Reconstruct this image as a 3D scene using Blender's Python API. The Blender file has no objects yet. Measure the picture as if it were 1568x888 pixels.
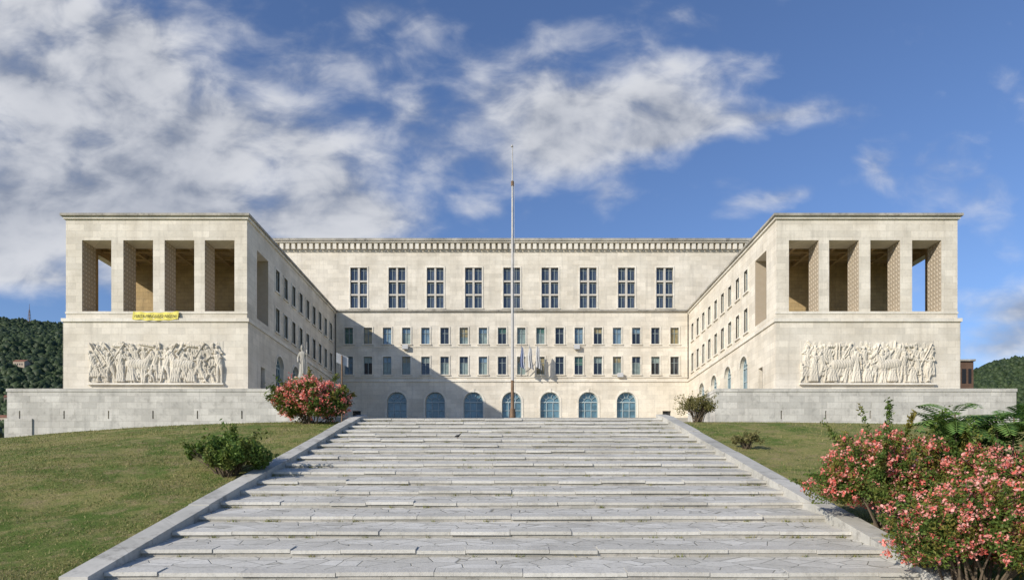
import bpy, math, random
import numpy as np
from mathutils import Vector, Matrix
random.seed(7); rng=np.random.default_rng(11)
scene=bpy.context.scene
COL=scene.collection

# ------------------------------------------------------------------ materials
class NT:
    def __init__(s,nt): s.nt=nt; s.n=nt.nodes; s.l=nt.links
    def node(s,t,**kw):
        n=s.n.new(t)
        for k,v in kw.items(): setattr(n,k,v)
        return n
    def put(s,sock,v):
        if isinstance(v,bpy.types.NodeSocket): s.l.new(v,sock)
        elif v is not None:
            try: sock.default_value=v
            except Exception: sock.default_value=tuple(v)+(1,)
    def math(s,op,a,b=None,c=None,clamp=False):
        n=s.node('ShaderNodeMath',operation=op,use_clamp=clamp)
        s.put(n.inputs[0],a); s.put(n.inputs[1],b); s.put(n.inputs[2],c); return n.outputs[0]
    def mix(s,f,a,b,mode='MIX'):
        n=s.node('ShaderNodeMix',data_type='RGBA',blend_type=mode)
        s.put(n.inputs[0],f); s.put(n.inputs[6],a if not isinstance(a,tuple) else a+(1,) if len(a)==3 else a)
        s.put(n.inputs[7],b if not isinstance(b,tuple) else b+(1,) if len(b)==3 else b); return n.outputs[2]
    def noise(s,vec,scale,detail=4,rough=.55,dist=0.):
        n=s.node('ShaderNodeTexNoise'); s.put(n.inputs['Vector'],vec)
        n.inputs['Scale'].default_value=scale; n.inputs['Detail'].default_value=detail
        n.inputs['Roughness'].default_value=rough; n.inputs['Distortion'].default_value=dist; return n.outputs[0]
    def ramp(s,f,a,b,lo=0.,hi=1.):
        n=s.node('ShaderNodeMapRange',interpolation_type='SMOOTHSTEP'); s.put(n.inputs[0],f)
        n.inputs[1].default_value=a; n.inputs[2].default_value=b; n.inputs[3].default_value=lo; n.inputs[4].default_value=hi
        return n.outputs[0]
    def mapping(s,vec,loc=(0,0,0),rot=(0,0,0),sc=(1,1,1),t='POINT'):
        n=s.node('ShaderNodeMapping',vector_type=t); s.put(n.inputs[0],vec)
        n.inputs['Location'].default_value=loc; n.inputs['Rotation'].default_value=rot; n.inputs['Scale'].default_value=sc
        return n.outputs[0]
def newmat(name,rough=.85,spec=.3):
    m=bpy.data.materials.new(name); m.use_nodes=True
    t=NT(m.node_tree); b=m.node_tree.nodes['Principled BSDF']
    b.inputs['Roughness'].default_value=rough; b.inputs['Specular IOR Level'].default_value=spec
    return m,t,b
def pos(t): return t.node('ShaderNodeNewGeometry').outputs['Position']
def bump(t,b,h,strength=.4,dist=.05):
    n=t.node('ShaderNodeBump'); n.inputs['Strength'].default_value=strength; n.inputs['Distance'].default_value=dist
    t.l.new(h,n.inputs['Height']); t.l.new(n.outputs[0],b.inputs['Normal'])
def plain(name,c,rough=.8,metal=0.,var=.12,vs=3.):
    m,t,b=newmat(name,rough); b.inputs['Metallic'].default_value=metal
    f=t.noise(pos(t),vs,3)
    col=t.mix(f,tuple(x*(1-var*2) for x in c),tuple(min(1,x*(1+var*2)) for x in c))
    t.l.new(col,b.inputs['Base Color']); return m
def stone(name,c1,c2,bw=1.6,bh=.62,joint=.012,jd=.76,stain=.35,spots=0.,bs=.3,var=.12):
    m,t,b=newmat(name,.88,.2)
    p=pos(t); sx=t.node('ShaderNodeSeparateXYZ'); t.l.new(p,sx.inputs[0])
    cx=t.node('ShaderNodeCombineXYZ'); t.l.new(t.math('ADD',sx.outputs[0],sx.outputs[1]),cx.inputs[0]); t.l.new(sx.outputs[2],cx.inputs[1])
    br=t.node('ShaderNodeTexBrick'); t.l.new(cx.outputs[0],br.inputs['Vector'])
    br.inputs['Color1'].default_value=(1-var,1-var,.99-var,1); br.inputs['Color2'].default_value=(1.05,1.045,1.03,1); br.inputs['Mortar'].default_value=(jd,jd*.98,jd*.94,1)
    br.inputs['Scale'].default_value=1; br.inputs['Mortar Size'].default_value=joint; br.inputs['Mortar Smooth'].default_value=.3
    br.inputs['Brick Width'].default_value=bw; br.inputs['Row Height'].default_value=bh; br.inputs['Bias'].default_value=0
    n1=t.noise(p,.35,5,.6); col=t.mix(t.ramp(n1,.3,.7),c1,c2)
    col=t.mix(1.0,col,br.outputs[0],'MULTIPLY')
    st=t.noise(t.mapping(cx.outputs[0],sc=(1.6,.11,1)),1.,5,.7)
    f=t.ramp(st,.48,.75,0,stain)
    col=t.mix(f,col,tuple(x*.58 for x in c1))
    n3=t.noise(p,5.,4,.7); col=t.mix(t.ramp(n3,.45,.75,0,.24),col,tuple(x*.6 for x in c1))
    if spots>0:
        n4=t.noise(p,1.3,6,.75); col=t.mix(t.ramp(n4,.5,.68,0,spots),col,(.12,.11,.095))
    t.l.new(col,b.inputs['Base Color'])
    h=t.math('ADD',t.math('MULTIPLY',br.outputs['Fac'],-1.),t.math('MULTIPLY',n3,.5))
    bump(t,b,h,bs,.03)
    return m
M={}
M['stone']=stone('facade_stone',(.645,.58,.475),(.785,.72,.61),stain=.40,spots=.08)
M['stone_trim']=stone('trim_stone',(.69,.63,.53),(.81,.76,.665),bw=1.2,bh=.9,stain=.28)
M['stone_dirty']=stone('roof_edge_stone',(.30,.28,.24),(.50,.46,.39),bw=1.2,bh=.9,stain=.6,spots=.6)
M['terrace']=stone('terrace_stone',(.50,.475,.43),(.65,.62,.565),bw=1.3,bh=.55,joint=.018,stain=.5,spots=.3,var=.18)
M['coping']=stone('coping_stone',(.42,.405,.36),(.57,.545,.49),bw=2.2,bh=3,stain=.4,spots=.55)
M['relief']=stone('relief_stone',(.62,.56,.46),(.73,.67,.565),bw=3.2,bh=2.1,joint=.006,stain=.35,spots=.15,bs=.4)
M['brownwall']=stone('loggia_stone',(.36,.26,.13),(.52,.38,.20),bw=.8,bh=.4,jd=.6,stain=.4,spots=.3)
def rosette():
    m,t,b=newmat('rosette_stone',.9,.2)
    p=pos(t); sx=t.node('ShaderNodeSeparateXYZ'); t.l.new(p,sx.inputs[0])
    fr=[]
    for o,s in ((1,.42),(2,.42)):
        f=t.math('FRACT',t.math('DIVIDE',sx.outputs[o],s)); fr.append(t.math('ABSOLUTE',t.math('SUBTRACT',f,.5)))
    d=t.math('SQRT',t.math('ADD',t.math('MULTIPLY',fr[0],fr[0]),t.math('MULTIPLY',fr[1],fr[1])))
    k=t.ramp(d,.2,.33)
    base=t.mix(t.noise(p,2,4),(.52,.44,.33),(.68,.60,.48))
    col=t.mix(t.math('MULTIPLY',k,.5),base,(.22,.16,.10))
    t.l.new(col,b.inputs['Base Color']); bump(t,b,t.math('SUBTRACT',1.,k),.8,.08); return m
M['rosette']=rosette()
def paving(name,crazy):
    m,t,b=newmat(name,.8,.25); p=pos(t)
    v=t.mapping(p,rot=(0,0,.45),sc=(1.0,1.9,.2))
    isl=t.node('ShaderNodeNewGeometry').outputs['Random Per Island']
    if crazy:
        vo=t.node('ShaderNodeTexVoronoi',feature='DISTANCE_TO_EDGE'); t.l.new(v,vo.inputs['Vector']); vo.inputs['Scale'].default_value=1.35
        vc=t.node('ShaderNodeTexVoronoi',feature='F1'); t.l.new(v,vc.inputs['Vector']); vc.inputs['Scale'].default_value=1.35
        bw=t.node('ShaderNodeSeparateXYZ'); t.l.new(vc.outputs['Color'],bw.inputs[0]); src=bw.outputs[0]
    else: src=isl
    col=t.mix(src,(.50,.475,.415),(.66,.63,.56))
    n=t.noise(p,.6,6,.72); col=t.mix(t.ramp(n,.44,.7,0,.5),col,(.33,.31,.265))
    n2=t.noise(p,9,5,.75); col=t.mix(t.ramp(n2,.48,.74,0,.5),col,(.25,.24,.205))
    if crazy:
        e=t.ramp(vo.outputs[0],.0,.03,1,0); col=t.mix(t.math('MULTIPLY',e,.75),col,(.13,.12,.085))
        bump(t,b,t.math('ADD',t.math('MULTIPLY',e,-1),t.math('MULTIPLY',n2,.5)),.5,.03)
    else:
        k=t.ramp(isl,.86,.9,0,.3); col=t.mix(k,col,(.24,.22,.185)); bump(t,b,n2,.5,.03)
    t.l.new(col,b.inputs['Base Color']); return m
M['pave']=paving('crazy_paving',True); M['slab']=paving('step_slab',False)
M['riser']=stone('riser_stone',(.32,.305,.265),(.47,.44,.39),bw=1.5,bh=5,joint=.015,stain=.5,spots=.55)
def grassmat(name):
    m,t,b=newmat(name,.95,.1); p=pos(t)
    a=t.noise(p,.22,6,.7,.4); c=t.noise(p,1.1,6,.75); d=t.noise(p,16,5,.8)
    col=t.mix(t.ramp(a,.40,.58),(.13,.20,.04),(.36,.32,.12))
    col=t.mix(t.ramp(c,.46,.66,0,.8),col,(.42,.32,.17))
    col=t.mix(t.ramp(c,.46,.3,0,.75),col,(.085,.15,.025))
    col=t.mix(t.ramp(d,.40,.64,0,.65),col,(.07,.10,.022))
    t.l.new(col,b.inputs['Base Color']); bump(t,b,t.math('ADD',d,c),.9,.10); return m
M['grass']=grassmat('lawn_grass')
def leafmat(name,c1,c2,c3=None,trans=.25):
    m,t,b=newmat(name,.6,.25)
    isl=t.node('ShaderNodeNewGeometry').outputs['Random Per Island']
    col=t.mix(isl,c1,c2)
    if c3: col=t.mix(t.ramp(t.noise(pos(t),1.6,2),.45,.65,0,.7),col,c3)
    t.l.new(col,b.inputs['Base Color'])
    if trans>0:
        tr=t.node('ShaderNodeBsdfTranslucent'); t.l.new(col,tr.inputs[0])
        mx=t.node('ShaderNodeMixShader'); mx.inputs[0].default_value=trans
        out=m.node_tree.nodes['Material Output']
        t.l.new(b.outputs[0],mx.inputs[1]); t.l.new(tr.outputs[0],mx.inputs[2]); t.l.new(mx.outputs[0],out.inputs[0])
    return m
M['leaf']=leafmat('bush_leaf',(.04,.085,.015),(.15,.21,.04),(.24,.18,.035))
M['leaf2']=leafmat('green_leaf',(.05,.11,.02),(.18,.26,.05),(.17,.17,.04))
M['leafdry']=leafmat('dry_leaf',(.12,.125,.04),(.27,.23,.09))
M['fern']=leafmat('pinnate_leaf',(.07,.16,.04),(.20,.31,.07))
M['flower']=leafmat('coral_flower',(.78,.13,.09),(.90,.50,.42),None,.3)
M['blade']=leafmat('grass_blade',(.13,.19,.04),(.42,.35,.15),None,.3)
M['forest']=leafmat('forest_canopy',(.014,.030,.012),(.05,.078,.026),(.055,.066,.028),.0)
M['bark']=plain('bark',(.12,.09,.06),.9)
M['hill']=plain('hill_soil',(.02,.035,.015),.95,0,.3,.02)
M['dark']=plain('dark_void',(.02,.02,.022),.6)
M['metal']=plain('pole_paint',(.45,.43,.40),.5,.2,.15,2)
M['bronze']=plain('pole_rust',(.20,.13,.08),.7,.3,.3,4)
M['frame']=plain('window_frame',(.26,.30,.29),.5,0,.15,1)
M['frameblue']=plain('arch_frame',(.36,.43,.44),.5,0,.1,1)
M['framelight']=plain('upper_window_frame',(.54,.50,.43),.6,0,.1,1)
M['yellow']=plain('banner_cloth',(.72,.62,.14),.8,0,.1,1)
M['black']=plain('lettering',(.06,.06,.04),.8)
M['white']=plain('white_cloth',(.5,.5,.5),.8)
M['flagblue']=plain('flag_blue_cloth',(.22,.26,.38),.8)
M['statue']=stone('statue_marble',(.38,.355,.31),(.52,.49,.43),bw=9,bh=9,joint=.0,stain=.5,spots=.5)
M['brick']=stone('rust_brick',(.13,.08,.055),(.18,.11,.075),bw=.6,bh=.25,stain=.3)
M['plaster']=plain('house_plaster',(.42,.34,.26),.9,0,.2,.05)
M['tile']=plain('roof_tile',(.24,.11,.07),.9,0,.25,.5)
def glass(name,c,rough=.06,spec=.7):
    m,t,b=newmat(name,rough,spec); p=pos(t)
    n=t.noise(p,.9,2); col=t.mix(t.ramp(n,.35,.65),tuple(x*.6 for x in c),c)
    t.l.new(col,b.inputs['Base Color'])
    bump(t,b,t.noise(p,1.2,1),.12,.05)
    return m
M['g_dark']=glass('glass_dark',(.03,.035,.045)); M['g_blue']=glass('glass_curtain_blue',(.18,.27,.34),.2)
M['g_pale']=glass('glass_curtain_pale',(.26,.33,.30),.3); M['g_ochre']=glass('glass_blind_ochre',(.36,.29,.14),.3)
M['g_green']=glass('glass_blind_green',(.07,.15,.11),.25); M['g_arch']=glass('arch_glass',(.12,.22,.27),.1)
M['g_upper']=glass('upper_glass',(.07,.09,.12),.05,.9)

# ------------------------------------------------------------------ mesh tools
class MB:
    def __init__(s): s.v=[];s.f=[];s.m=[];s.ml=[]
    def mi(s,k):
        if k not in s.ml: s.ml.append(k)
        return s.ml.index(k)
    def poly(s,pts,k):
        i=len(s.v); s.v.extend([tuple(p) for p in pts]); s.f.append(tuple(range(i,i+len(pts)))); s.m.append(s.mi(k))
    def box8(s,c,k):
        i=len(s.v); s.v.extend([tuple(p) for p in c]); j=s.mi(k)
        for q in ((0,1,2,3),(4,7,6,5),(0,4,5,1),(1,5,6,2),(2,6,7,3),(3,7,4,0)):
            s.f.append(tuple(i+a for a in q)); s.m.append(j)
    def box(s,x0,x1,y0,y1,z0,z1,k):
        s.box8([(x0,y0,z0),(x1,y0,z0),(x1,y1,z0),(x0,y1,z0),(x0,y0,z1),(x1,y0,z1),(x1,y1,z1),(x0,y1,z1)],k)
    def tube(s,pts,rad,k,n=10,cap=True):
        rings=[]
        for i,p in enumerate(pts):
            p=Vector(p); a=Vector(pts[max(0,i-1)]); b=Vector(pts[min(len(pts)-1,i+1)])
            d=(b-a).normalized(); u=d.orthogonal().normalized() if abs(d.z)<.99 else Vector((1,0,0)); u=(u-d*u.dot(d)).normalized(); w=d.cross(u)
            r=rad[i]; st=len(s.v)
            for q in range(n):
                an=2*math.pi*q/n; s.v.append(tuple(p+u*math.cos(an)*r+w*math.sin(an)*r))
            rings.append(st)
        j=s.mi(k)
        for a,b in zip(rings,rings[1:]):
            for q in range(n): s.f.append((a+q,a+(q+1)%n,b+(q+1)%n,b+q)); s.m.append(j)
        if cap:
            s.f.append(tuple(rings[0]+q for q in range(n))); s.m.append(j); s.f.append(tuple(rings[-1]+q for q in range(n))); s.m.append(j)
    def build(s,name,parent=None,smooth=False,bevel=0):
        me=bpy.data.meshes.new(name); me.from_pydata(s.v,[],s.f)
        for k in s.ml: me.materials.append(M[k])
        me.polygons.foreach_set('material_index',s.m)
        if smooth: me.polygons.foreach_set('use_smooth',[True]*len(s.f))
        me.update(); o=bpy.data.objects.new(name,me); COL.objects.link(o)
        if parent: o.parent=parent
        return o
def empty(name):
    o=bpy.data.objects.new(name,None); COL.objects.link(o); return o
def fastmesh(name,verts,nper,mats,midx=None,parent=None,faces=None,smooth=False):
    me=bpy.data.meshes.new(name)
    nv=len(verts)
    if faces is None: faces=np.arange(nv).reshape(-1,nper)
    nf=len(faces); k=faces.shape[1]
    me.vertices.add(nv); me.vertices.foreach_set('co',np.asarray(verts,dtype=np.float32).ravel())
    me.loops.add(nf*k); me.loops.foreach_set('vertex_index',faces.astype(np.int32).ravel())
    me.polygons.add(nf); me.polygons.foreach_set('loop_start',np.arange(0,nf*k,k,dtype=np.int32))
    me.polygons.foreach_set('loop_total',np.full(nf,k,dtype=np.int32))
    for m in mats: me.materials.append(M[m])
    if midx is not None: me.polygons.foreach_set('material_index',midx.astype(np.int32))
    if smooth: me.polygons.foreach_set('use_smooth',np.ones(nf,dtype=bool))
    me.update(calc_edges=True); me.validate()
    o=bpy.data.objects.new(name,me); COL.objects.link(o)
    if parent: o.parent=parent
    return o

class Fac:
    """local frame of a facade: u along, z up, d inward"""
    def __init__(s,O,U,I): s.O=Vector(O);s.U=Vector(U);s.I=Vector(I)
    def P(s,u,z,d=0.): return s.O+s.U*u+s.I*d+Vector((0,0,z))
    def box(s,mb,u0,u1,z0,z1,d0,d1,k):
        mb.box8([s.P(u0,z0,d0),s.P(u1,z0,d0),s.P(u1,z0,d1),s.P(u0,z0,d1),s.P(u0,z1,d0),s.P(u1,z1,d0),s.P(u1,z1,d1),s.P(u0,z1,d1)],k)
    def panel(s,mb,u0,u1,z0,z1,ops,k,d=0.):
        us=sorted(set([u0,u1]+[o['u'][0] for o in ops]+[o['u'][1] for o in ops]))
        zs=sorted(set([z0,z1]+[o['z'][0] for o in ops]+[o['z'][1] for o in ops]))
        us=[u for u in us if u0<=u<=u1]; zs=[z for z in zs if z0<=z<=z1]
        for a,b in zip(us,us[1:]):
            for c,e in zip(zs,zs[1:]):
                mu,mz=(a+b)/2,(c+e)/2
                if any(o['u'][0]<mu<o['u'][1] and o['z'][0]<mz<o['z'][1] for o in ops): continue
                mb.poly([s.P(a,c,d),s.P(b,c,d),s.P(b,e,d),s.P(a,e,d)],k)
        for o in ops:
            (a,b),(c,e)=o['u'],o['z']; D=d+o.get('depth',.3); rk=o.get('rk',k)
            if o.get('arch'):
                r=(b-a)/2; cu=(a+b)/2; zc=e-r; n=16
                arc=[(cu-r*math.cos(math.pi*i/n),zc+r*math.sin(math.pi*i/n)) for i in range(n+1)]
                for i in range(n):
                    (x0,y0),(x1,y1)=arc[i],arc[i+1]
                    mb.poly([s.P(x0,y0,d),s.P(x1,y1,d),s.P(x1,e,d),s.P(x0,e,d)],k)
                    mb.poly([s.P(x0,y0,d),s.P(x1,y1,d),s.P(x1,y1,D),s.P(x0,y0,D)],rk)
                mb.poly([s.P(a,c,d),s.P(a,zc,d),s.P(a,zc,D),s.P(a,c,D)],rk)
                mb.poly([s.P(b,c,d),s.P(b,zc,d),s.P(b,zc,D),s.P(b,c,D)],rk)
            else:
                mb.poly([s.P(a,c,d),s.P(a,e,d),s.P(a,e,D),s.P(a,c,D)],rk)
                mb.poly([s.P(b,c,d),s.P(b,e,d),s.P(b,e,D),s.P(b,c,D)],rk)
                mb.poly([s.P(a,e,d),s.P(b,e,d),s.P(b,e,D),s.P(a,e,D)],k)
            mb.poly([s.P(a,c,d),s.P(b,c,d),s.P(b,c,D),s.P(a,c,D)],k)
def ring(F,mb,cu,zc,r0,r1,d0,d1,k,n=16):
    for i in range(n):
        a0,a1=math.pi*i/n,math.pi*(i+1)/n
        q=[(cu-r*math.cos(a),zc+r*math.sin(a)) for r,a in ((r0,a0),(r1,a0),(r1,a1),(r0,a1))]
        mb.box8([F.P(u,z,d0) for u,z in q]+[F.P(u,z,d1) for u,z in q],k)
def surround(F,mb,a,b,c,e,w=.17,pr=.08,k='stone_trim'):
    F.box(mb,a-w,a,c,e,-pr,.12,k); F.box(mb,b,b+w,c,e,-pr,.12,k)
    F.box(mb,a-w,b+w,e,e+w,-pr,.12,k); F.box(mb,a-w-.06,b+w+.06,c-.14,c,-pr-.09,.12,k)
GL=['g_blue','g_pale','g_pale','g_blue','g_ochre','g_green','g_dark','g_dark','g_dark','g_ochre','g_blue']
def smallwin(F,fr,gl,a,b,c,e,kind=None,depth=.28):
    k=kind or random.choice(GL)
    top=e-(e-c)*.33
    k2=random.choice([k,'g_dark','g_pale'])
    cut=top if random.random()<.6 else c+(e-c)*random.uniform(.3,.7)
    gl.poly([F.P(a,c,depth),F.P(b,c,depth),F.P(b,cut,depth),F.P(a,cut,depth)],k2)
    gl.poly([F.P(a,cut,depth),F.P(b,cut,depth),F.P(b,e,depth),F.P(a,e,depth)],k)
    t=.055
    F.box(fr,a,a+t,c,e,depth-.08,depth-.01,'frame'); F.box(fr,b-t,b,c,e,depth-.08,depth-.01,'frame')
    F.box(fr,a+t,b-t,c,c+t,depth-.08,depth-.01,'frame'); F.box(fr,a+t,b-t,e-t,e,depth-.08,depth-.01,'frame')
    m=(a+b)/2
    F.box(fr,m-.04,m+.04,c+t,e-t,depth-.078,depth-.012,'frame'); F.box(fr,a+t,m-.04,top-.03,top+.03,depth-.076,depth-.014,'frame'); F.box(fr,m+.04,b-t,top-.03,top+.03,depth-.076,depth-.014,'frame')
def archwin(F,fr,gl,a,b,c,e,depth=.5):
    r=(b-a)/2; cu=(a+b)/2; zc=e-r; n=16
    gl.poly([F.P(a,c,depth),F.P(b,c,depth),F.P(b,zc,depth)]+[F.P(cu+r*math.cos(math.pi*i/n),zc+r*math.sin(math.pi*i/n),depth) for i in range(1,n)]+[F.P(a,zc,depth)],'g_arch')
    d0,d1=depth-.12,depth-.02
    ring(F,fr,cu,zc,r-.1,r,d0,d1,'frameblue')
    ring(F,fr,cu,zc,r*.42,r*.42+.06,d0,d1,'frameblue',10)
    for an in (36,72,108,144):
        x=math.cos(math.radians(an)); z=math.sin(math.radians(an))
        p0=Vector((cu+x*r*.46,zc+z*r*.46)); p1=Vector((cu+x*(r-.1),zc+z*(r-.1))); nn=Vector((-z,x))*.03
        q=[p0-nn,p0+nn,p1+nn,p1-nn]
        fr.box8([F.P(v[0],v[1],d0) for v in q]+[F.P(v[0],v[1],d1) for v in q],'frameblue')
    F.box(fr,a,a+.1,c,zc,d0,d1,'frameblue'); F.box(fr,b-.1,b,c,zc,d0,d1,'frameblue')
    F.box(fr,a+.1,b-.1,zc-.09,zc+.06,d0-.01,d1-.01,'frameblue')
    for q in (.33,.66): 
        u=a+(b-a)*q; F.box(fr,u-.045,u+.045,c,zc-.09,d0,d1,'frameblue')
    F.box(fr,a+.1,b-.1,c+1.3,c+1.38,d0+.02,d1,'frameblue')

# ------------------------------------------------------------------ the university building
S=.0935; W=25.2; YF=93.5; YN=62.4; ZG=11.95
uni=empty('university_building')
wall=MB(); fr=MB(); gl=MB(); trim=MB()
C=Fac((0,YF,0),(1,0,0),(0,1,0))
ops=[]
for i in range(-3,4):
    u=i*5.48; ops.append(dict(u=(u-1.4,u+1.4),z=(ZG,15.9),arch=True,depth=.5))
small=[dict(u=(s*22.2-.6,s*22.2+.6),z=(12.2,13.2),depth=.4) for s in (-1,1)]
C.panel(wall,-W,W,9.0,17.35,ops+small,'stone')
for o in ops:
    a,b=o['u']; archwin(C,fr,gl,a,b,o['z'][0],o['z'][1]); ring(C,trim,(a+b)/2,15.9-1.4,1.4,1.66,-.06,.1,'stone_trim')
    C.box(trim,a-.26,a,ZG,14.5,-.06,.1,'stone_trim'); C.box(trim,b,b+.26,ZG,14.5,-.06,.1,'stone_trim')
    C.box(trim,(a+b)/2-.16,(a+b)/2+.16,15.85,16.35,-.12,.1,'stone_trim')
for o in small: C.panel(gl,o['u'][0],o['u'][1],o['z'][0],o['z'][1],[],'g_dark',.4)
rowA=(22.75,25.1); rowB=(18.4,20.95); ops=[]
for i in range(-9,9):
    u=(i+.5)*2.745
    for z in (rowA,rowB): ops.append(dict(u=(u-.6,u+.6),z=z,depth=.32))
C.panel(wall,-W,W,17.35,27.45,ops,'stone',.08)
Cu=Fac((0,YF+.08,0),(1,0,0),(0,1,0))
for o in ops:
    smallwin(Cu,fr,gl,*o['u'],*o['z']); surround(Cu,trim,*o['u'],*o['z'])
for u,z in ((-15.6,22.0),(8.9,22.0),(15.1,18.0)):
    C.box(trim,u,u+.8,z-.05,z+.55,-.5,-.1,'white')
C.box(trim,-W,W,17.35,17.62,-.14,.3,'stone_trim'); C.box(trim,-W,W,17.95,18.1,-.02,.3,'stone_trim')
C.box(trim,-W,W,22.3,22.42,-.01,.3,'stone_trim')
C.box(trim,-W,W,27.4,27.62,-.22,.3,'stone_dirty')
ops=[]
for i in range(-4,5):
    u=i*5.48; ops.append(dict(u=(u-1.2,u+1.2),z=(27.9,33.7),depth=.35))
C.panel(wall,-43,43,27.5,37.0,ops,'stone',.1)
C2=Fac((0,YF+.1,0),(1,0,0),(0,1,0))
for o in ops:
    a,b=o['u']; c,e=o['z']; D=.35
    gl.poly([C2.P(a,c,D),C2.P(b,c,D),C2.P(b,e,D),C2.P(a,e,D)],'g_upper')
    surround(C2,trim,a,b,c+.001,e,.2,.06)
    m=(a+b)/2
    C2.box(fr,m-.14,m+.14,c,e,.02,D-.02,'framelight')
    for q in (1/3,2/3):
        z=c+(e-c)*q; C2.box(fr,a,m-.14,z-.12,z+.12,.04,D-.02,'framelight'); C2.box(fr,m+.14,b,z-.12,z+.12,.04,D-.02,'framelight')
    for (p,q) in ((a,m-.14),(m+.14,b)):
        x=(p+q)/2; C2.box(fr,x-.035,x+.035,c,e,D-.1,D-.025,'frame')
        for k in range(6):
            z=c+(e-c)*(k+.5)/6; 
            if k%2: C2.box(fr,p,q,z+.12,z+.17,D-.09,D-.03,'frame')
C.box(trim,-43.4,43.4,37.25,37.6,-.75,.5,'stone_dirty'); C.box(trim,-43.3,43.3,37.08,37.25,-.6,.5,'stone_trim')
x=-42.9
while x<43: C.box(trim,x-.25,x+.25,36.2,37.08,-.42,.12,'stone_trim'); x+=.84
C.box(trim,-43,43,35.95,36.08,-.03,.2,'stone_trim')
trim.box(-43,43,YF+1.2,YF+18,27,37.1,'stone'); trim.box(-43,43,YF+1.2,YF+18,5,27,'stone')
for s in (-1,1): trim.box(s*43-.05,s*43+.05,YF+.1,YF+1.25,27.5,37.1,'stone')
# wings
for s in (-1,1):
    I=Fac((s*W,0,0),(0,1,0),(s,0,0)); I2=Fac((s*(W+.15),0,0),(0,1,0),(s,0,0))
    F=Fac((0,YN,0),(s,0,0),(0,1,0)); F2=Fac((0,YN+.15,0),(s,0,0),(0,1,0))
    OUT=42.85
    F.panel(wall,W,OUT,5,17.4,[],'stone')
    wall.box(s*OUT-.02,s*OUT+.02,YN,YF+2,5,17.4,'stone')
    ops=[dict(u=(y-1.15,y+1.15),z=(ZG,15.9),arch=True,depth=.5) for y in (71.0,76.2,81.4,86.6)]
    door=dict(u=(65.6,66.7),z=(11.3,13.7),depth=.4)
    I.panel(wall,YN,YF,5,17.4,ops+[door],'stone')
    I.panel(gl,*door['u'],*door['z'],[],'g_dark',.4)
    for o in ops:
        archwin(I,fr,gl,*o['u'],*o['z']); ring(I,trim,sum(o['u'])/2,15.9-1.15,1.15,1.38,-.06,.1,'stone_trim')
    trim.box(s*(W-.14),s*(OUT+.14),YN-.14,YN+.5,17.3,17.62,'stone_trim')
    I.box(trim,YN+.5,YF-.15,17.3,17.62,-.14,.5,'stone_trim')
    F2.box(trim,W+.1,OUT-.1,18.12,18.3,-.05,.2,'stone_trim')
    so=[(26.55,29.4),(30.4,33.25),(34.35,37.2),(38.35,41.15)]
    ops=[dict(u=o,z=(18.35,25.15),depth=2.1,rk='rosette') for o in so]
    F2.panel(wall,W+.15,OUT-.15,17.4,27.4,ops,'stone')
    F2.panel(wall,W+1.3,OUT-1.0,18.35,25.9,[dict(u=o,z=(18.35,25.15),depth=.0) for o in so],'brownwall',2.1)
    ops=[dict(u=(65.0,68.0),z=(18.35,25.15),depth=1.15,rk='rosette')]
    for k in range(9):
        y=70.6+2.6*k
        for z in (rowA,rowB): ops.append(dict(u=(y-.58,y+.58),z=z,depth=.32))
    I2.panel(wall,YN+.15,YF+.08,17.4,27.4,ops,'stone')
    for o in ops[1:]:
        smallwin(I2,fr,gl,*o['u'],*o['z']); surround(I2,trim,*o['u'],*o['z'])
    Ox=Fac((s*(OUT-.15),0,0),(0,1,0),(-s,0,0))
    Ox.panel(wall,YN+.15,YF+2,17.4,27.4,[dict(u=(66.2,69.8),z=(18.35,25.15),depth=.8,rk='rosette')],'stone')
    Ox.panel(wall,YN+2,70.6,18.3,25.9,[dict(u=(66.2,69.8),z=(18.35,25.15),depth=0)],'brownwall',.8)
    Ix=Fac((s*(W+.15),0,0),(0,1,0),(s,0,0)); Ix.panel(wall,YN+2,70.6,18.3,25.9,[dict(u=(65.,68.),z=(18.35,25.15),depth=0)],'brownwall',1.15)
    wall.box(s*(W+.3),s*(OUT-.3),YN+.3,71,17.7,18.34,'stone_trim')
    wall.box(s*(W+.3),s*(OUT-.3),YN+2.2,71,25.9,26.3,'brownwall')
    wall.box(s*(W+.9),s*(OUT-.5),70.6,71.0,18.34,25.9,'brownwall')
    for k in range(1,8): 
        xx=W+1.2+k*2.0; wall.box(s*xx-.15,s*xx+.15,YN+2.3,70.6,25.5,25.9,'brownwall')
    for k in range(1,4): wall.box(s*(W+1.3),s*(OUT-1.1),YN+2.3+k*2-.15,YN+2.3+k*2+.15,25.55,25.88,'brownwall')
    trim.box(s*(W-.2),s*(OUT+.2),YN-.22,YF-.3,27.38,27.6,'stone_dirty')
    trim.box(s*(W-.02),s*(OUT+.02),YN-.02,YF+.02,27.14,27.38,'stone_trim')
    trim.box(s*(W+.05),s*(OUT-.1),YF-.3,YF+1.3,27.0,27.5,'stone')
wall.build('walls',uni); fr.build('window_frames',uni); gl.build('window_glass',uni); trim.build('cornices_and_trim',uni)

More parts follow.
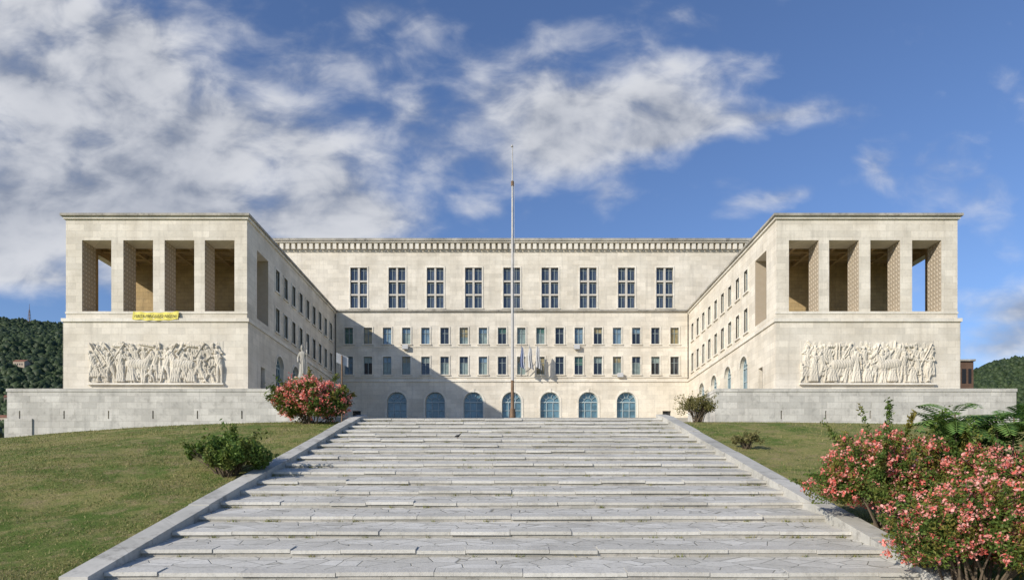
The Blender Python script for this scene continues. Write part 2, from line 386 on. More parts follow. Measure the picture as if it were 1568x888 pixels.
# ---- carved relief panels
def relief(s,seed):
    r=np.random.default_rng(seed)
    Wd,Hd=12.75,4.1; nx,nz=700,230
    X,Z=np.meshgrid(np.linspace(0,Wd,nx),np.linspace(0,Hd,nz)); H=np.zeros_like(X)
    def cap(x0,z0,x1,z1,r0,r1,base,bul=1.):
        dx,dz=x1-x0,z1-z0; L=dx*dx+dz*dz+1e-9
        t=np.clip(((X-x0)*dx+(Z-z0)*dz)/L,0,1); d=np.hypot(X-x0-t*dx,Z-z0-t*dz); R=r0+(r1-r0)*t
        q=np.clip(1-(d/R)**2,0,None); np.maximum(H,np.where(q>0,base+np.sqrt(q)*R*bul,0),out=H)
    def fig(x,base,h,layer,robe):
        u=h/7.5; lean=r.uniform(-.5,.5); hx=x+lean*.8; top=base+h
        sh=(hx-lean*.15,top-1.45*u); hip=(x,base+h*.5)
        cap(*hip,*sh,.62*u,.82*u,layer,.75); cap(hx,top-1.2*u,hx+r.uniform(-.05,.05),top-.6*u,.3*u,.3*u,layer+.03)
        hd=(hx+r.uniform(-.12,.12),top-.5*u); cap(hd[0],hd[1]-.1*u,hd[0],hd[1]+.12*u,.38*u,.42*u,layer+.12,1.)
        st=r.uniform(.2,.8)
        for sd in (-1,1):
            kx=x+sd*st*.6+r.uniform(-.1,.1); kz=base+h*.27; fx=kx+r.uniform(-.3,.2); 
            cap(hip[0]+sd*.15,hip[1],kx,kz,.5*u,.33*u,layer+.02); cap(kx,kz,fx,base+.08,.32*u,.18*u,layer+.02); cap(fx,base+.07,fx+.2*sd,base+.05,.15*u,.1*u,layer+.05)
            ex=sh[0]+sd*r.uniform(.3,.65); ez=sh[1]-r.uniform(-.5,.6); wx=ex+r.uniform(-.6,.6); wz=ez+r.uniform(-.45,.6)
            cap(sh[0]+sd*.6*u,sh[1]+.1*u,ex,ez,.28*u,.23*u,layer+.1); cap(ex,ez,wx,wz,.22*u,.13*u,layer+.13); cap(wx,wz,wx,wz+.05,.16*u,.16*u,layer+.16)
        if robe:
            for k in range(4):
                q=x+(k-1.5)*.2; cap(hip[0]+(k-1.5)*.08,hip[1]+.3,q,base+.15,.12,.17,layer+.08)
    def horse(x,dr):
        b=1.75
        cap(x-.7,b,x+.7,b+.1,.5,.48,.16,.7); cap(x+dr*.8,b+.25,x+dr*1.35,b+1.05,.38,.22,.2,.8); cap(x+dr*1.3,b+1.1,x+dr*1.75,b+.7,.23,.13,.24)
        for o in (-.75,-.45,.5,.8):
            k=x+o+r.uniform(-.15,.15); cap(x+o,b-.2,k,b-.85,.22,.13,.2); cap(k,b-.85,k+r.uniform(-.2,.2),.12,.12,.1,.2)
        cap(x-dr*1.1,b+.3,x-dr*1.4,b-.7,.12,.16,.15)
    for i in range(26): 
        q=.35+i*.48; cap(q,.2,q+r.uniform(-.3,.3),r.uniform(3.55,3.85),.3,.22,.0,.22)
    for i in range(20): fig(.5+i*.62+r.uniform(-.2,.2),r.uniform(.3,.8),r.uniform(2.7,3.1),.03,r.random()<.3)
    horse(r.uniform(3,4.5),1); horse(r.uniform(7.5,10),-1)
    for i in range(15):
        h=r.uniform(2.3,3.1) if r.random()>.35 else r.uniform(1.5,2.)
        fig(.45+i*.84+r.uniform(-.25,.25),r.uniform(.04,.2),h,r.uniform(.16,.24),r.random()<.4)
    for i in range(7):
        x=r.uniform(1,11.5); cap(x,1.0,x+r.uniform(-2,2),3.8,.05,.04,.3)
    for i in range(5):
        x=r.uniform(1,10.5); cap(x,3.55,x+r.uniform(.6,1.4),3.7+r.uniform(-.2,.15),.13,.1,.16)
    m=H>.04
    H+=np.where(m,.022*np.sin(X*26+3*np.sin(Z*3.1))*np.sin(Z*5+X*2.),0)
    H+=.010*r.standard_normal(H.shape)*m
    H=np.minimum(H,.62)
    H[:2]=.06; 
    Y=YN-.02-H*.78; Y[0]=Y[-1]=YN+.05; Y[:,0]=Y[:,-1]=YN+.05
    V=np.stack([s*(27.55+X),Y,11.4+Z],-1).reshape(-1,3)
    i=np.arange(nx-1)[None,:]+np.arange(nz-1)[:,None]*nx
    Fc=np.stack([i,i+1,i+1+nx,i+nx],-1).reshape(-1,4)
    fastmesh('relief_sculpture',V,4,['relief'],faces=Fc,parent=uni,smooth=False)
    b=MB(); b.box(s*27.45,s*40.4,YN-.3,YN+.05,11.26,11.42,'stone_trim'); b.build('relief_ledge',uni)
relief(-1,5); relief(1,9)

# ---- banner
ban=empty('protest_banner')
b=MB(); n=24
bx0,bx1=-36.16,-31.79
for i in range(n):
    p=[]
    for k in (i,i+1):
        t=k/n; xx=bx0+(bx1-bx0)*t; dz=-.12*math.sin(math.pi*t)-.03*math.sin(t*25); dy=.03*math.sin(t*31)
        p.append((xx,dz,dy))
    b.poly([(p[0][0],YN-.2+p[0][2],17.5+p[0][1]),(p[1][0],YN-.2+p[1][2],17.5+p[1][1]),(p[1][0],YN-.02+p[1][2],18.3+p[1][1]),(p[0][0],YN-.02+p[0][2],18.3+p[0][1])],'yellow')
b.build('cloth',ban)
cu=bpy.data.curves.new('lettering','FONT'); cu.body='VERITA PER GIULIO REGENI'; cu.size=.42; cu.align_x='CENTER'; cu.extrude=.003
cu.materials.append(M['black']); to=bpy.data.objects.new('lettering',cu); COL.objects.link(to); to.parent=ban
to.location=((bx0+bx1)/2,YN-.235,17.66); to.rotation_euler=(math.radians(80),0,0); to.scale=(.78,1,1)

# ------------------------------------------------------------------ terrace wall
for s in (-1,1):
    t=MB(); x0,x1=17.8,44.05
    slots=[]
    k=x1-1.1
    while k>x0+2: slots.append(k); k-=3.88
    T=Fac((0,57,0),(s,0,0),(0,1,0))
    ops=[dict(u=(q-.06,q+.06),z=(7.35,8.05),depth=.5) for q in slots]
    T.panel(t,x0,x1,2,8.3,ops,'terrace')
    for q in slots: T.box(t,q-.07,q+.07,7.3,8.1,.5,.55,'dark')
    T.panel(t,x0,x1,8.3,9.72,[],'terrace',.0)
    T.box(t,x0-.05,x1+.05,9.72,9.98,-.06,.5,'terrace')
    t.box(s*x0-.01,s*x0+.01,57,66,2,9.72,'terrace'); t.box(s*(x0-.05),s*(x0+.45),57.5,66,9.72,9.98,'terrace')
    t.box(s*x1-.01,s*x1+.01,57,80,-2,9.98,'terrace'); t.box(s*(x0+.1),s*(x1-.1),57.1,66,9.5,9.7,'terrace')
    t.box(s*(x0+.1),s*(W+.1),65.8,66,2,9.7,'terrace')
    T.box(t,41.8,44.2,4.0,7.35,-.12,.1,'terrace')
    t.build('terrace_wall')

# ------------------------------------------------------------------ stairs
st=empty('grand_staircase')
N=18; SW=9.35
body=MB(); slabs=MB()
for i in range(N):
    y0=15+i*1.5; z0=-1.74+i*.4; zf=z0+.16; zb=zf+.24
    x=-SW
    while x<SW-.01:
        w=random.uniform(1.1,2.4); x2=min(SW,x+w)
        if SW-x2<.6: x2=SW
        j=random.uniform(-.018,.018); fy=random.uniform(-.03,.025); g=.007; dp=random.uniform(.36,.46); j2=j+random.uniform(-.01,.01)
        zn=zf+.24*.42/1.5
        slabs.box8([(x+g,y0-.04+fy,zf-.09+j),(x2-g,y0-.04+fy,zf-.09+j2),(x2-g,y0+dp,zn-.09+j2),(x+g,y0+dp,zn-.09+j),
                    (x+g,y0-.04+fy,zf+j),(x2-g,y0-.04+fy,zf+j2),(x2-g,y0+dp,zn+j2),(x+g,y0+dp,zn+j)],'slab')
        x=x2
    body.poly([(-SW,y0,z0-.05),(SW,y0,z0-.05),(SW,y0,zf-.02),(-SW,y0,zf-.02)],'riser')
    body.poly([(-SW,y0,zf-.02),(SW,y0,zf-.02),(SW,y0+1.5,zb-.008),(-SW,y0+1.5,zb-.008)],'pave')
body.build('treads',st); slabs.build('nosing_slabs',st)
nw=2600; cl=rng.integers(0,260,nw); cxx=rng.uniform(-SW,SW,260); cst=rng.integers(1,N,260)
sgn=rng.random(260)<.35; cxx[sgn]=np.sign(cxx[sgn])*rng.uniform(SW-1.2,SW,sgn.sum())
Bx=np.clip(cxx[cl]+rng.normal(0,.07,nw),-SW,SW); By=15+cst[cl]*1.5-.05+rng.normal(0,.015,nw); Bz=-1.74+cst[cl]*.4-.02
B=np.stack([Bx,By,Bz],-1); an=rng.random(nw)*6.28; d=np.stack([np.cos(an),np.sin(an),0*an],-1)*.012; tip=B+np.stack([rng.normal(0,.04,nw),-np.abs(rng.normal(0,.04,nw)),rng.uniform(.03,.12,nw)],-1)
fastmesh('joint_weeds',np.stack([B-d,B+d,tip],1).reshape(-1,3),3,['blade'])
ck=MB(); CW=.64
for s in (-1,1):
    y=14.4
    while y<42.3:
        y2=min(42.4,y+random.uniform(2.6,3.2)); 
        def zl(q): return min(5.46+.28,-1.74+(q-15)*.2667+.3)
        j=random.uniform(-.025,.025)
        ck.box8([(s*SW,y,zl(y)-1.2),(s*(SW+CW),y,zl(y)-1.2),(s*(SW+CW),y2-.02,zl(y2)-1.2),(s*SW,y2-.02,zl(y2)-1.2),
                 (s*SW,y,zl(y)+j),(s*(SW+CW),y,zl(y)+j),(s*(SW+CW),y2-.02,zl(y2)+j),(s*SW,y2-.02,zl(y2)+j)],'coping'); y=y2
ck.build('coping',st)
pl=MB(); pl.poly([(-10.05,42,5.45),(10.05,42,5.45),(10.05,54,5.45),(-10.05,54,5.45)],'pave')
pl.box(-12,12,8,15.0,-2.2,-1.745,'pave'); pl.build('paved_landing')
us=MB(); n=36
for i in range(n):
    y0=54+i*38/n; z0=5.45+i*6.45/n; z1=5.45+(i+1)*6.45/n; hw=10.05 if y0<57 else 17.75 if y0<66 else W
    us.poly([(-hw,y0,z0),(hw,y0,z0),(hw,y0,z1),(-hw,y0,z1)],'riser'); us.poly([(-hw,y0,z1),(hw,y0,z1),(hw,y0+38/n,z1),(-hw,y0+38/n,z1)],'pave')
us.poly([(-W,92,11.9),(W,92,11.9),(W,YF+1,11.9),(-W,YF+1,11.9)],'pave'); us.build('court_steps')

# ------------------------------------------------------------------ lawn and ground
def lawn_z(s,X,Y):
    a=np.abs(X)
    line=-1.74+(Y-15)*.2667+.12
    line=np.maximum(line,-1.72)
    up=5.36+(Y-42)*.11
    k=.6; z=-np.log(np.exp(-line/k)+np.exp(-up/k))*k+.14*np.exp(-((Y-42)/3)**2)
    co=.0024 if s<0 else .0007
    fall=co*np.clip(a-12,0,None)**2*np.clip((Y-12)/30,0,1)
    z=z-fall-np.clip(a-46,0,None)*.35
    e=np.clip((a-10.5)/3,0,1)*np.clip((40-Y)/6,0,1)
    z+=(.13*np.sin(X*.35+Y*.2)*np.sin(Y*.3-X*.13)+.05*np.sin(X*1.1+Y*.7)*np.sin(Y*.9-X*.5))*e
    return z
for s in (-1,1):
    xs=np.concatenate([np.linspace(9.9,46,160),np.linspace(47,75,20)]); ys=np.linspace(2,57.2,220)
    Xg,Yg=np.meshgrid(s*xs,ys); Zg=lawn_z(s,Xg,Yg)
    V=np.stack([Xg,Yg,Zg],-1).reshape(-1,3); nx=len(xs)
    i=np.arange(nx-1)[None,:]+np.arange(len(ys)-1)[:,None]*nx
    fastmesh('lawn',V,4,['grass'],faces=np.stack([i,i+1,i+1+nx,i+nx],-1).reshape(-1,4),smooth=True)
    nb=110000 if s<0 else 50000
    Yb=11+rng.random(nb)**1.4*32; Xb=s*(10.1+rng.random(nb)**1.1*(Yb*.8-6).clip(3,None))
    keep=(np.sin(Xb*.8+2*np.sin(Yb*.5))*np.sin(Yb*.9+np.sin(Xb*.7))+rng.normal(0,.5,nb))>-.25
    Xb=Xb[keep]; Yb=Yb[keep]; nb=len(Xb)
    Zb=lawn_z(s,Xb,Yb); h=rng.uniform(.02,.07,nb)*(1+(rng.random(nb)>.985)*1.4); w=.008+.0006*Yb; an=rng.random(nb)*6.28
    d=np.stack([np.cos(an)*w,np.sin(an)*w,0*w],-1); B=np.stack([Xb,Yb,Zb-.01],-1); tip=B+np.stack([rng.normal(0,.03,nb),rng.normal(0,.03,nb),h],-1)
    fastmesh('grass_tufts',np.stack([B-d,B+d,tip],1).reshape(-1,3),3,['blade'])
g=MB(); R=6000; g.poly([(-R,-R,-2.0),(R,-R,-2.0),(R,R,-2.0),(-R,R,-2.0)],'grass'); g.build('ground')

# ------------------------------------------------------------------ hills
def hz(X,Y):
    z=213*np.exp(-((X+600)/340)**2-((Y-800)/260)**2)+178*np.exp(-((X-680)/320)**2-((Y-820)/260)**2)
    z+=60*np.exp(-((X+380)/200)**2-((Y-560)/140)**2)
    z+=6*np.sin(X*.021+1)*np.sin(Y*.017)+4*np.sin(X*.05)*np.cos(Y*.043)
    return z-6
xs=np.linspace(-1700,1700,260); ys=np.linspace(200,1700,120); Xg,Yg=np.meshgrid(xs,ys)
i=np.arange(259)[None,:]+np.arange(119)[:,None]*260
fastmesh('hills',np.stack([Xg,Yg,hz(Xg,Yg)],-1).reshape(-1,3),4,['hill'],faces=np.stack([i,i+1,i+261,i+260],-1).reshape(-1,4),smooth=True)
import bmesh
bm=bmesh.new(); bmesh.ops.create_icosphere(bm,subdivisions=1,radius=1); bm.verts.ensure_lookup_table()
iv=np.array([v.co[:] for v in bm.verts]); ifc=np.array([[v.index for v in f.verts] for f in bm.faces]); bm.free()
def clumps(name,P,r):
    n=len(P); V=P[:,None,:]+iv[None]*(r[:,None,None]*rng.uniform(.4,1.4,(n,len(iv),1)))*np.array([1,1,1.15])
    Fc=(ifc[None]+np.arange(n)[:,None,None]*len(iv)).reshape(-1,3)
    return fastmesh(name,V.reshape(-1,3),3,['forest'],faces=Fc)
n=42000; sd=np.where(rng.random(n)<.6,-1,1); Yc=rng.uniform(330,900,n); Xc=sd*Yc*rng.uniform(.66,.86,n); 
P=np.stack([Xc,Yc,hz(Xc,Yc)+rng.uniform(0,4,n)],-1); clumps('forest',P,rng.uniform(1.2,4.4,n))
n=900; Yc=rng.uniform(75,160,n); Xc=-Yc*rng.uniform(.74,1.0,n); P=np.stack([Xc,Yc,rng.uniform(-1,.105*Yc,n)],-1); clumps('distant_trees',P,rng.uniform(.8,2.2,n))
n=900; Yc=rng.uniform(85,160,n); Xc=Yc*rng.uniform(.74,1.0,n); P=np.stack([Xc,Yc,rng.uniform(-1,.12*Yc,n)],-1); clumps('distant_trees',P,rng.uniform(.8,2.2,n))
def house(x,y,z,w,d,h,a):
    m=MB(); ca,sa=math.cos(a),math.sin(a)
    def Q(u,v,q): return (x+u*ca-v*sa,y+u*sa+v*ca,z+q)
    m.box8([Q(-w,-d,-8),Q(w,-d,-8),Q(w,d,-8),Q(-w,d,-8),Q(-w,-d,h),Q(w,-d,h),Q(w,d,h),Q(-w,d,h)],'plaster')
    m.poly([Q(-w*1.1,-d*1.1,h),Q(w*1.1,-d*1.1,h),Q(w*1.1,0,h+d*.6),Q(-w*1.1,0,h+d*.6)],'tile'); m.poly([Q(-w*1.1,d*1.1,h),Q(w*1.1,d*1.1,h),Q(w*1.1,0,h+d*.6),Q(-w*1.1,0,h+d*.6)],'tile')
    for sx in (-1,1): m.poly([Q(sx*w,-d,h),Q(sx*w,d,h),Q(sx*w,0,h+d*.55)],'plaster')
    for fl in range(int(h//3)):
        for k in (-.6,-.2,.2,.6): 
            u=k*w; zz=fl*3+1.0; m.poly([Q(u-.5,-d-.05,zz),Q(u+.5,-d-.05,zz),Q(u+.5,-d-.05,zz+1.5),Q(u-.5,-d-.05,zz+1.5)],'dark')
    m.build('house')
for (u,y,h) in ((-.775,455,4),(-.76,440,4),(-.742,450,3.5),(-.722,445,4),(-.765,490,4),(-.735,500,4),(-.708,490,4),(-.75,540,4)):
    x=u*y; house(x,y,float(hz(np.array(x),np.array(y)))+4,random.uniform(3.5,5.5),3.5,h,random.uniform(-.5,.5))
m=MB(); x=-.7385*760; y=760; z=float(hz(np.array(x),np.array(y)))
for dx,dy in ((-1.6,-1.6),(1.6,-1.6),(1.6,1.6),(-1.6,1.6)): m.tube([(x+dx,y+dy,z),(x+dx*.2,y+dy*.2,z+20)],[.3,.2],'bronze',5)
for k in range(5): m.box(x-1.5+k*.2,x+1.5-k*.2,y-.2,y+.2,z+3+k*3.6,z+3.4+k*3.6,'bronze')
m.tube([(x,y,z+19),(x,y,z+27)],[.3,.15],'bronze',5); m.build('antenna_mast')
m=MB(); m.box(76.5,79.2,112,120,-2,24.3,'brick'); m.box(76.2,79.4,111.7,120.3,24.3,24.6,'stone_dirty')
m.box(77.2,77.9,111.95,112.2,20.5,23,'dark'); m.box(78.3,78.8,111.95,112.2,20.5,23,'dark')
m.build('brick_building')

# ------------------------------------------------------------------ vegetation
def orient(n,up=.3):
    d=rng.normal(size=(n,3)); d/=np.linalg.norm(d,axis=1)[:,None]
    e=rng.normal(size=(n,3)); e-=d*(e*d).sum(1)[:,None]; e/=np.linalg.norm(e,axis=1)[:,None]; return d,e
def leaves(P,L,Wd):
    n=len(P); d,e=orient(n); L=L*rng.uniform(.6,1.3,(n,1)); Wd=Wd*rng.uniform(.7,1.2,(n,1))
    return np.stack([P-d*L,P+e*Wd-d*L*.1,P+d*L,P-e*Wd-d*L*.1],1)
def bush(name,c,rad,nl,L,mats,nf=0,fs=.05,K=40,cr=.32,sticks=24,base=None,lw=.45,floor=-1e9):
    c=np.array(c); rad=np.array(rad)
    d=rng.normal(size=(K,3)); d/=np.linalg.norm(d,axis=1)[:,None]; d[:,2]=np.abs(d[:,2])*1.0-.25
    rr=rng.uniform(.45,.95,(K,1)); cc=c+d*rad*rr; crr=cr*rad.min()*rng.uniform(.6,1.35,K)
    idx=rng.integers(0,K,nl); q=rng.normal(size=(nl,3)); q/=np.linalg.norm(q,axis=1)[:,None]
    P=cc[idx]+q*crr[idx][:,None]*rng.uniform(.35,1.12,(nl,1))**.6
    ns=nl//9; si=rng.integers(0,K,40); sdv=(cc[si]-c); sdv/=np.linalg.norm(sdv,axis=1)[:,None]; sdv[:,2]+=.5
    k=rng.integers(0,40,ns); P2=cc[si][k]+sdv[k]*(crr[si][k]*rng.uniform(.7,1.9,ns))[:,None]+rng.normal(0,L*.8,(ns,3))
    P=np.concatenate([P,P2]); P=P[P[:,2]>floor]
    V=[leaves(P,L,L*lw)]; mi=[np.zeros(len(P))]
    if nf:
        fi=rng.integers(0,K,nf); q=rng.normal(size=(nf,3)); q[:,1]-=.35; q[:,2]+=.35; q/=np.linalg.norm(q,axis=1)[:,None]
        ce=cc[fi]+q*crr[fi][:,None]*rng.uniform(1.05,1.2,(nf,1)); pn=16
        sz=fs*rng.uniform(.5,1.35,(nf,1,1))
        PF=(ce[:,None,:]+rng.normal(size=(nf,pn,3))*sz*1.1).reshape(-1,3)
        V.append(leaves(PF,fs*.75,fs*.6)); mi.append(np.ones(len(PF)))
    V=np.concatenate(V); root=empty(name)
    fastmesh('foliage',V.reshape(-1,3),4,mats,np.concatenate(mi),parent=root)
    s=MB(); b0=Vector(base if base is not None else (c[0],c[1],c[2]-rad[2]))
    for i in range(sticks):
        e=Vector(cc[i%K]); o=b0+Vector((random.uniform(-.2,.2)*rad[0],random.uniform(-.2,.2)*rad[1],-.1)); m=(o+e)/2+Vector((random.uniform(-.1,.1),random.uniform(-.1,.1),.15))
        s.tube([o,m,e],[.035*rad[2]**.5,.022*rad[2]**.5,.008],'bark',5)
    s.build('branches',root)
def lz(x,y): return float(lawn_z(-1 if x<0 else 1,np.array(float(x)),np.array(float(y))))
bush('oleander_bush',(-12.6,41.0,6.15),(2.3,1.7,1.85),22000,.10,['leaf','flower'],680,.085,K=80,floor=4.9)
bush('green_shrub',(-10.6,25.0,1.75),(1.2,1.1,1.05),8500,.08,['leaf2'],0,K=34,cr=.3,base=(-10.8,25,.9),floor=.5)
bush('green_shrub',(-12.2,25.6,1.95),(1.1,.8,.6),1800,.07,['leaf2'],0,K=22,cr=.2,base=(-11,25.2,.9),floor=1.2)
bush('dry_shrub',(12.1,42.5,6.2),(1.35,1,1.0),3400,.07,['leafdry'],10,.05,K=40,cr=.28,sticks=50,floor=5.1)
bush('dry_shrub',(11.15,31.0,2.95),(.75,.6,.42),1500,.055,['leafdry'],0,K=22,cr=.3,sticks=30,base=(11.15,31,2.6),floor=2.5)
bush('flowering_shrub',(10.45,18.3,.6),(1.85,1.5,1.5),36000,.055,['leaf','flower'],760,.055,K=100,cr=.32,floor=-1.3)
bush('flowering_shrub',(10.15,14.2,-.85),(1.8,1.4,1.45),38000,.048,['leaf','flower'],680,.05,K=100,cr=.32,floor=-2)
bush('flowering_shrub',(12.5,16.6,.05),(1.7,1.5,1.45),26000,.055,['leaf','flower'],520,.055,K=76,cr=.34,floor=-1.6)
def sumac(name,x,y,nst,h,spread,FL=1.):
    z0=lz(x,y); root=empty(name); s=MB(); LV=[]
    for i in range(nst):
        bx,by=x+random.uniform(-1,1)*spread,y+random.uniform(-.6,.6)*spread; hh=h*random.uniform(.6,1.)
        top=Vector((bx+random.uniform(-.2,.2),by,z0+hh)); s.tube([(bx,by,z0-.1),top],[.035,.018],'bark',5)
        for k in range(14):
            a=k*2.4+random.uniform(-.3,.3); L=random.uniform(.85,1.25)*FL; el=random.uniform(.15,1.1); p=top-Vector((0,0,random.uniform(0,.45)*hh*.5)); pts=[p.copy()]
            dr=Vector((math.cos(a)*math.cos(el),math.sin(a)*math.cos(el),math.sin(el)))
            for q in range(14):
                p=p+dr*L/14; dr=(dr+Vector((0,0,-.09))).normalized(); pts.append(p.copy())
            s.tube(pts,[.008]*len(pts),'fern',4,False)
            for q in range(2,15):
                t=(pts[min(14,q)]-pts[q-1]).normalized(); sd=t.cross(Vector((0,0,1))).normalized(); ll=(.24*math.sin(math.pi*(q+1)/17)+.05)*FL
                for sg in (-1,1):
                    dd=(sd*sg+t*.35+Vector((0,0,-.25))).normalized(); c=pts[q]; w=t*.034*FL
                    LV.append([c,c+dd*ll*.45+w,c+dd*ll,c+dd*ll*.45-w])
    fastmesh('leaflets',np.array([[tuple(v) for v in q] for q in LV]).reshape(-1,3),4,['fern'],parent=root); s.build('stems',root)
sumac('sumac_shrub',13.4,18.4,10,3.4,1.1,1.15)
sumac('sumac_shrub',-11.3,26.0,3,1.3,.5,.7)

# ------------------------------------------------------------------ flagpole, flags, statue, sign
fp=empty('flagpole'); m=MB(); x,y=.05,43.5; z=5.45
m.box(x-.55,x+.55,y-.55,y+.55,z-.05,z+.15,'coping')
m.tube([(x,y,z+.15),(x,y,z+.8),(x,y,z+.9),(x,y,z+2.6),(x,y,z+2.7)],[.2,.17,.12,.10,.12],'bronze',14)
m.tube([(x,y,z+2.7),(x,y,z+10),(x,y,21.1)],[.10,.085,.065],'metal',12)
m.tube([(x,y,21.1),(x,y,21.4)],[.1,.1],'bronze',12)
m.tube([(x,y,21.4),(x,y,23.7)],[.05,.03],'metal',10); m.tube([(x-.02,y,23.7),(x-.02,y,23.82)],[.08,.05],'metal',10)
m.tube([(x+.2,y-.05,z+1.2),(x+.12,y-.05,21.3)],[.01,.01],'white',4)
m.build('pole',fp)
for k,(fx,mat) in enumerate(((1.3,'flagblue'),(2.4,'white'),(3.5,'white'))):
    f=empty('hanging_flag'); m=MB(); by=92.9
    m.tube([(fx,YF,18.1),(fx+.1,by-1.6,22.2)],[.05,.035],'metal',6); m.build('pole',f)
    c=MB(); nu,nv=10,12; g={}
    for a in range(nu+1):
        for b2 in range(nv+1):
            t=b2/nv; u=a/nu
            g[a,b2]=(fx+.1+(u-.3)*(.35+.45*t)+.05*math.sin(t*7+k),by-1.5+.16*math.sin(u*14+k)*(.4+t)+(1-u)*.2,22.1-u*.5-t*3.0)
    for a in range(nu):
        for b2 in range(nv): c.poly([g[a,b2],g[a+1,b2],g[a+1,b2+1],g[a,b2+1]],mat if a<7 else 'white')
    c.build('cloth',f)
sta=empty('statue'); m=MB(); cx,cy=-18.75,58.6
m.box(cx-.7,cx+.7,cy-.7,cy+.7,9.6,10.0,'statue'); m.box(cx-.5,cx+.5,cy-.5,cy+.5,10.0,11.1,'statue'); m.box(cx-.58,cx+.58,cy-.58,cy+.58,11.1,11.25,'statue'); m.build('pedestal',sta)
m=MB(); prof=[(0,.36,.32),(.1,.37,.33),(.6,.31,.28),(1.1,.29,.26),(1.45,.31,.25),(1.7,.23,.19),(1.95,.28,.21),(2.15,.33,.2),(2.28,.27,.16),(2.34,.11,.10),(2.42,.09,.1),(2.48,.12,.13),(2.6,.14,.17),(2.72,.145,.18),(2.82,.12,.15),(2.9,.05,.12),(2.98,.02,.08)]
nr=40; rings=[]
for h,rx,ry in prof:
    rings.append(len(m.v))
    for q in range(nr):
        a=2*math.pi*q/nr; fold=1+(.09*math.sin(a*9+h*.6) if h<1.6 else .03*math.sin(a*7+h*4) if h<2.2 else 0)
        nose=.03 if (2.55<h<2.65 and abs(a-4.712)<.1) else 0
        m.v.append((cx+rx*fold*math.cos(a)+.04*math.sin(h*1.6),cy+(ry*fold+nose)*math.sin(a),11.25+h))
j=m.mi('statue')
for a,b2 in zip(rings,rings[1:]):
    for q in range(nr): m.f.append((a+q,a+(q+1)%nr,b2+(q+1)%nr,b2+q)); m.m.append(j)
Z0=11.25
m.tube([(cx+.26,cy,Z0+2.2),(cx+.42,cy-.12,Z0+1.95),(cx+.46,cy-.3,Z0+2.3),(cx+.46,cy-.32,Z0+2.42)],[.11,.09,.07,.05],'statue',10)
m.tube([(cx-.26,cy,Z0+2.2),(cx-.4,cy-.05,Z0+1.75),(cx-.32,cy-.3,Z0+1.4),(cx-.28,cy-.38,Z0+1.3)],[.11,.09,.07,.05],'statue',10)
m.tube([(cx+.48,cy-.35,Z0),(cx+.48,cy-.35,Z0+3.1)],[.025,.02],'statue',6)
m.build('draped_figure',sta,smooth=True)
sg=empty('sign_post'); m=MB(); x,y=-13.0,50
m.tube([(x,y,5.4),(x,y,11.3)],[.07,.055],'bronze',10); m.box(x-.12,x+.12,y-.12,y+.12,5.4,5.7,'coping')
m.box8([(x-.4,y-.1,10.75),(x+.42,y+.25,10.45),(x+.42,y+.3,10.45),(x-.4,y-.05,10.75),(x-.4,y-.1,11.5),(x+.42,y+.25,11.2),(x+.42,y+.3,11.2),(x-.4,y-.05,11.5)],'white')
m.build('post_and_panel',sg)
bd=MB(); bx,by=-2.75,33.2; bz=-1.74+12*.4+.16+.24*((by-33)/1.5)
bd.tube([(bx-.16,by,bz+.12),(bx-.06,by,bz+.15),(bx+.06,by,bz+.17),(bx+.11,by,bz+.23),(bx+.14,by,bz+.25),(bx+.18,by,bz+.24)],[.015,.055,.06,.032,.03,.006],'dark',8)
bd.tube([(bx,by-.02,bz-.01),(bx,by-.02,bz+.12)],[.008,.008],'bronze',4); bd.tube([(bx+.02,by+.03,bz),(bx+.02,by+.03,bz+.12)],[.008,.008],'bronze',4); bd.build('pigeon',smooth=True)

# ------------------------------------------------------------------ light
sd=Vector((1,.87,-.62)).normalized()
L=bpy.data.lights.new('sun','SUN'); L.energy=4.6; L.angle=math.radians(.6); L.color=(1,.94,.84)
so=bpy.data.objects.new('sun',L); COL.objects.link(so); so.rotation_euler=sd.to_track_quat('-Z','Y').to_euler()
w=bpy.data.worlds.new('World'); scene.world=w; w.use_nodes=True; t=NT(w.node_tree); bg=w.node_tree.nodes['Background']; out=w.node_tree.nodes['World Output']
sky=t.node('ShaderNodeTexSky',sky_type='NISHITA'); sky.sun_disc=False; sky.sun_elevation=math.asin(-sd.z); sky.sun_rotation=math.atan2(-sd.x,-sd.y)
sky.air_density=1.0; sky.dust_density=.3; sky.ozone_density=2.5
skc=t.mix(1.0,sky.outputs[0],(.72,.79,.98),'MULTIPLY')
t.l.new(skc,bg.inputs[0]); bg.inputs[1].default_value=.148
tc=t.node('ShaderNodeTexCoord').outputs['Generated']; sx=t.node('ShaderNodeSeparateXYZ'); t.l.new(tc,sx.inputs[0])
yc=t.math('MAXIMUM',sx.outputs[1],.05); u=t.math('DIVIDE',sx.outputs[0],yc); v=t.math('DIVIDE',sx.outputs[2],yc)
cb=t.node('ShaderNodeCombineXYZ'); t.l.new(u,cb.inputs[0]); t.l.new(v,cb.inputs[1]); uv=cb.outputs[0]
blobs=[(150,190,480,310,0,1.15),(480,290,240,140,-.35,.85),(120,330,380,170,0,.7),(430,120,260,80,-.25,.45),(40,20,240,140,0,.5),
 (850,170,270,150,.1,.8),(980,180,270,90,.4,.7),(1180,180,300,42,.12,.66),(930,290,80,100,-.5,.4),(1210,300,170,28,.22,.5),(1338,255,50,60,.2,.4),
 (1590,470,160,60,.05,1.05),(1540,530,170,36,0,.6),(60,400,260,60,0,.6),(560,340,150,50,0,.55),(560,12,60,40,0,.35),(1090,40,140,36,-.3,.3),(760,320,150,40,0,.35),(640,170,110,110,0,.4)]
mask=None
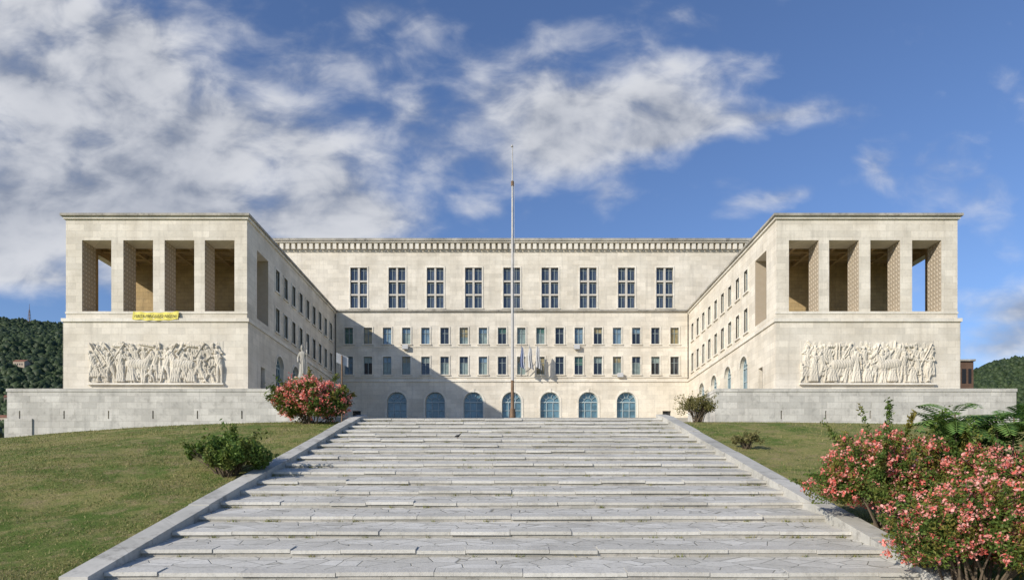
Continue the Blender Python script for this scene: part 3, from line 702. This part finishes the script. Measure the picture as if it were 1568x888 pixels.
for (bx,by,rx,ry,ro,am) in blobs:
    q=t.mapping(uv,loc=((bx-783.5)/1000,(770-by)/1000,0),rot=(0,0,ro),sc=(rx/1000,ry/1000,1),t='TEXTURE')
    gr=t.node('ShaderNodeTexGradient',gradient_type='SPHERICAL'); t.l.new(q,gr.inputs[0])
    a=t.math('MULTIPLY',gr.outputs['Fac'],am); mask=a if mask is None else t.math('MAXIMUM',mask,a) if am<.5 else t.math('ADD',mask,a)
mask=t.math('MINIMUM',mask,.85)
nv=t.mapping(uv,rot=(0,0,.3),sc=(1,1.6,1))
n1=t.noise(nv,3.4,9,.53,.3); n2=t.noise(nv,12.,5,.55,.4)
den=t.math('ADD',t.math('ADD',mask,t.math('MULTIPLY',t.math('SUBTRACT',n1,.5),1.9)),t.math('MULTIPLY',t.math('SUBTRACT',n2,.5),.7))
op=t.math('MULTIPLY',t.ramp(den,.10,.85),t.ramp(sx.outputs[1],.05,.2)); op=t.math('MULTIPLY',op,.92)
shv=t.mapping(uv,loc=(.03,-.05,0),rot=(0,0,.3),sc=(1,1.6,1)); n3=t.noise(shv,3.4,5,.53,.3)
lit=t.ramp(t.math('ADD',t.math('SUBTRACT',n1,n3),t.math('MULTIPLY',t.math('SUBTRACT',n2,.5),.5)),-.2,.14)
thick=t.ramp(den,.6,1.4,1.,.5)
cc=t.mix(t.math('MULTIPLY',lit,thick),(.26,.30,.39),(.83,.84,.87))
b2=t.node('ShaderNodeBackground'); t.l.new(cc,b2.inputs[0]); b2.inputs[1].default_value=.93
mx=t.node('ShaderNodeMixShader'); t.l.new(op,mx.inputs[0]); t.l.new(bg.outputs[0],mx.inputs[1]); t.l.new(b2.outputs[0],mx.inputs[2]); t.l.new(mx.outputs[0],out.inputs[0])

# ------------------------------------------------------------------ camera
cam=bpy.data.cameras.new('camera'); co=bpy.data.objects.new('camera',cam); COL.objects.link(co); co.rotation_euler=(math.pi/2,0,0)
cam.sensor_width=36; cam.lens=36*1000/1568; cam.shift_x=.0003; cam.shift_y=(770-444)/1568; cam.clip_end=20000; cam.clip_start=.1
scene.camera=co
scene.view_settings.view_transform='Standard'; scene.view_settings.look='None'; scene.view_settings.exposure=0
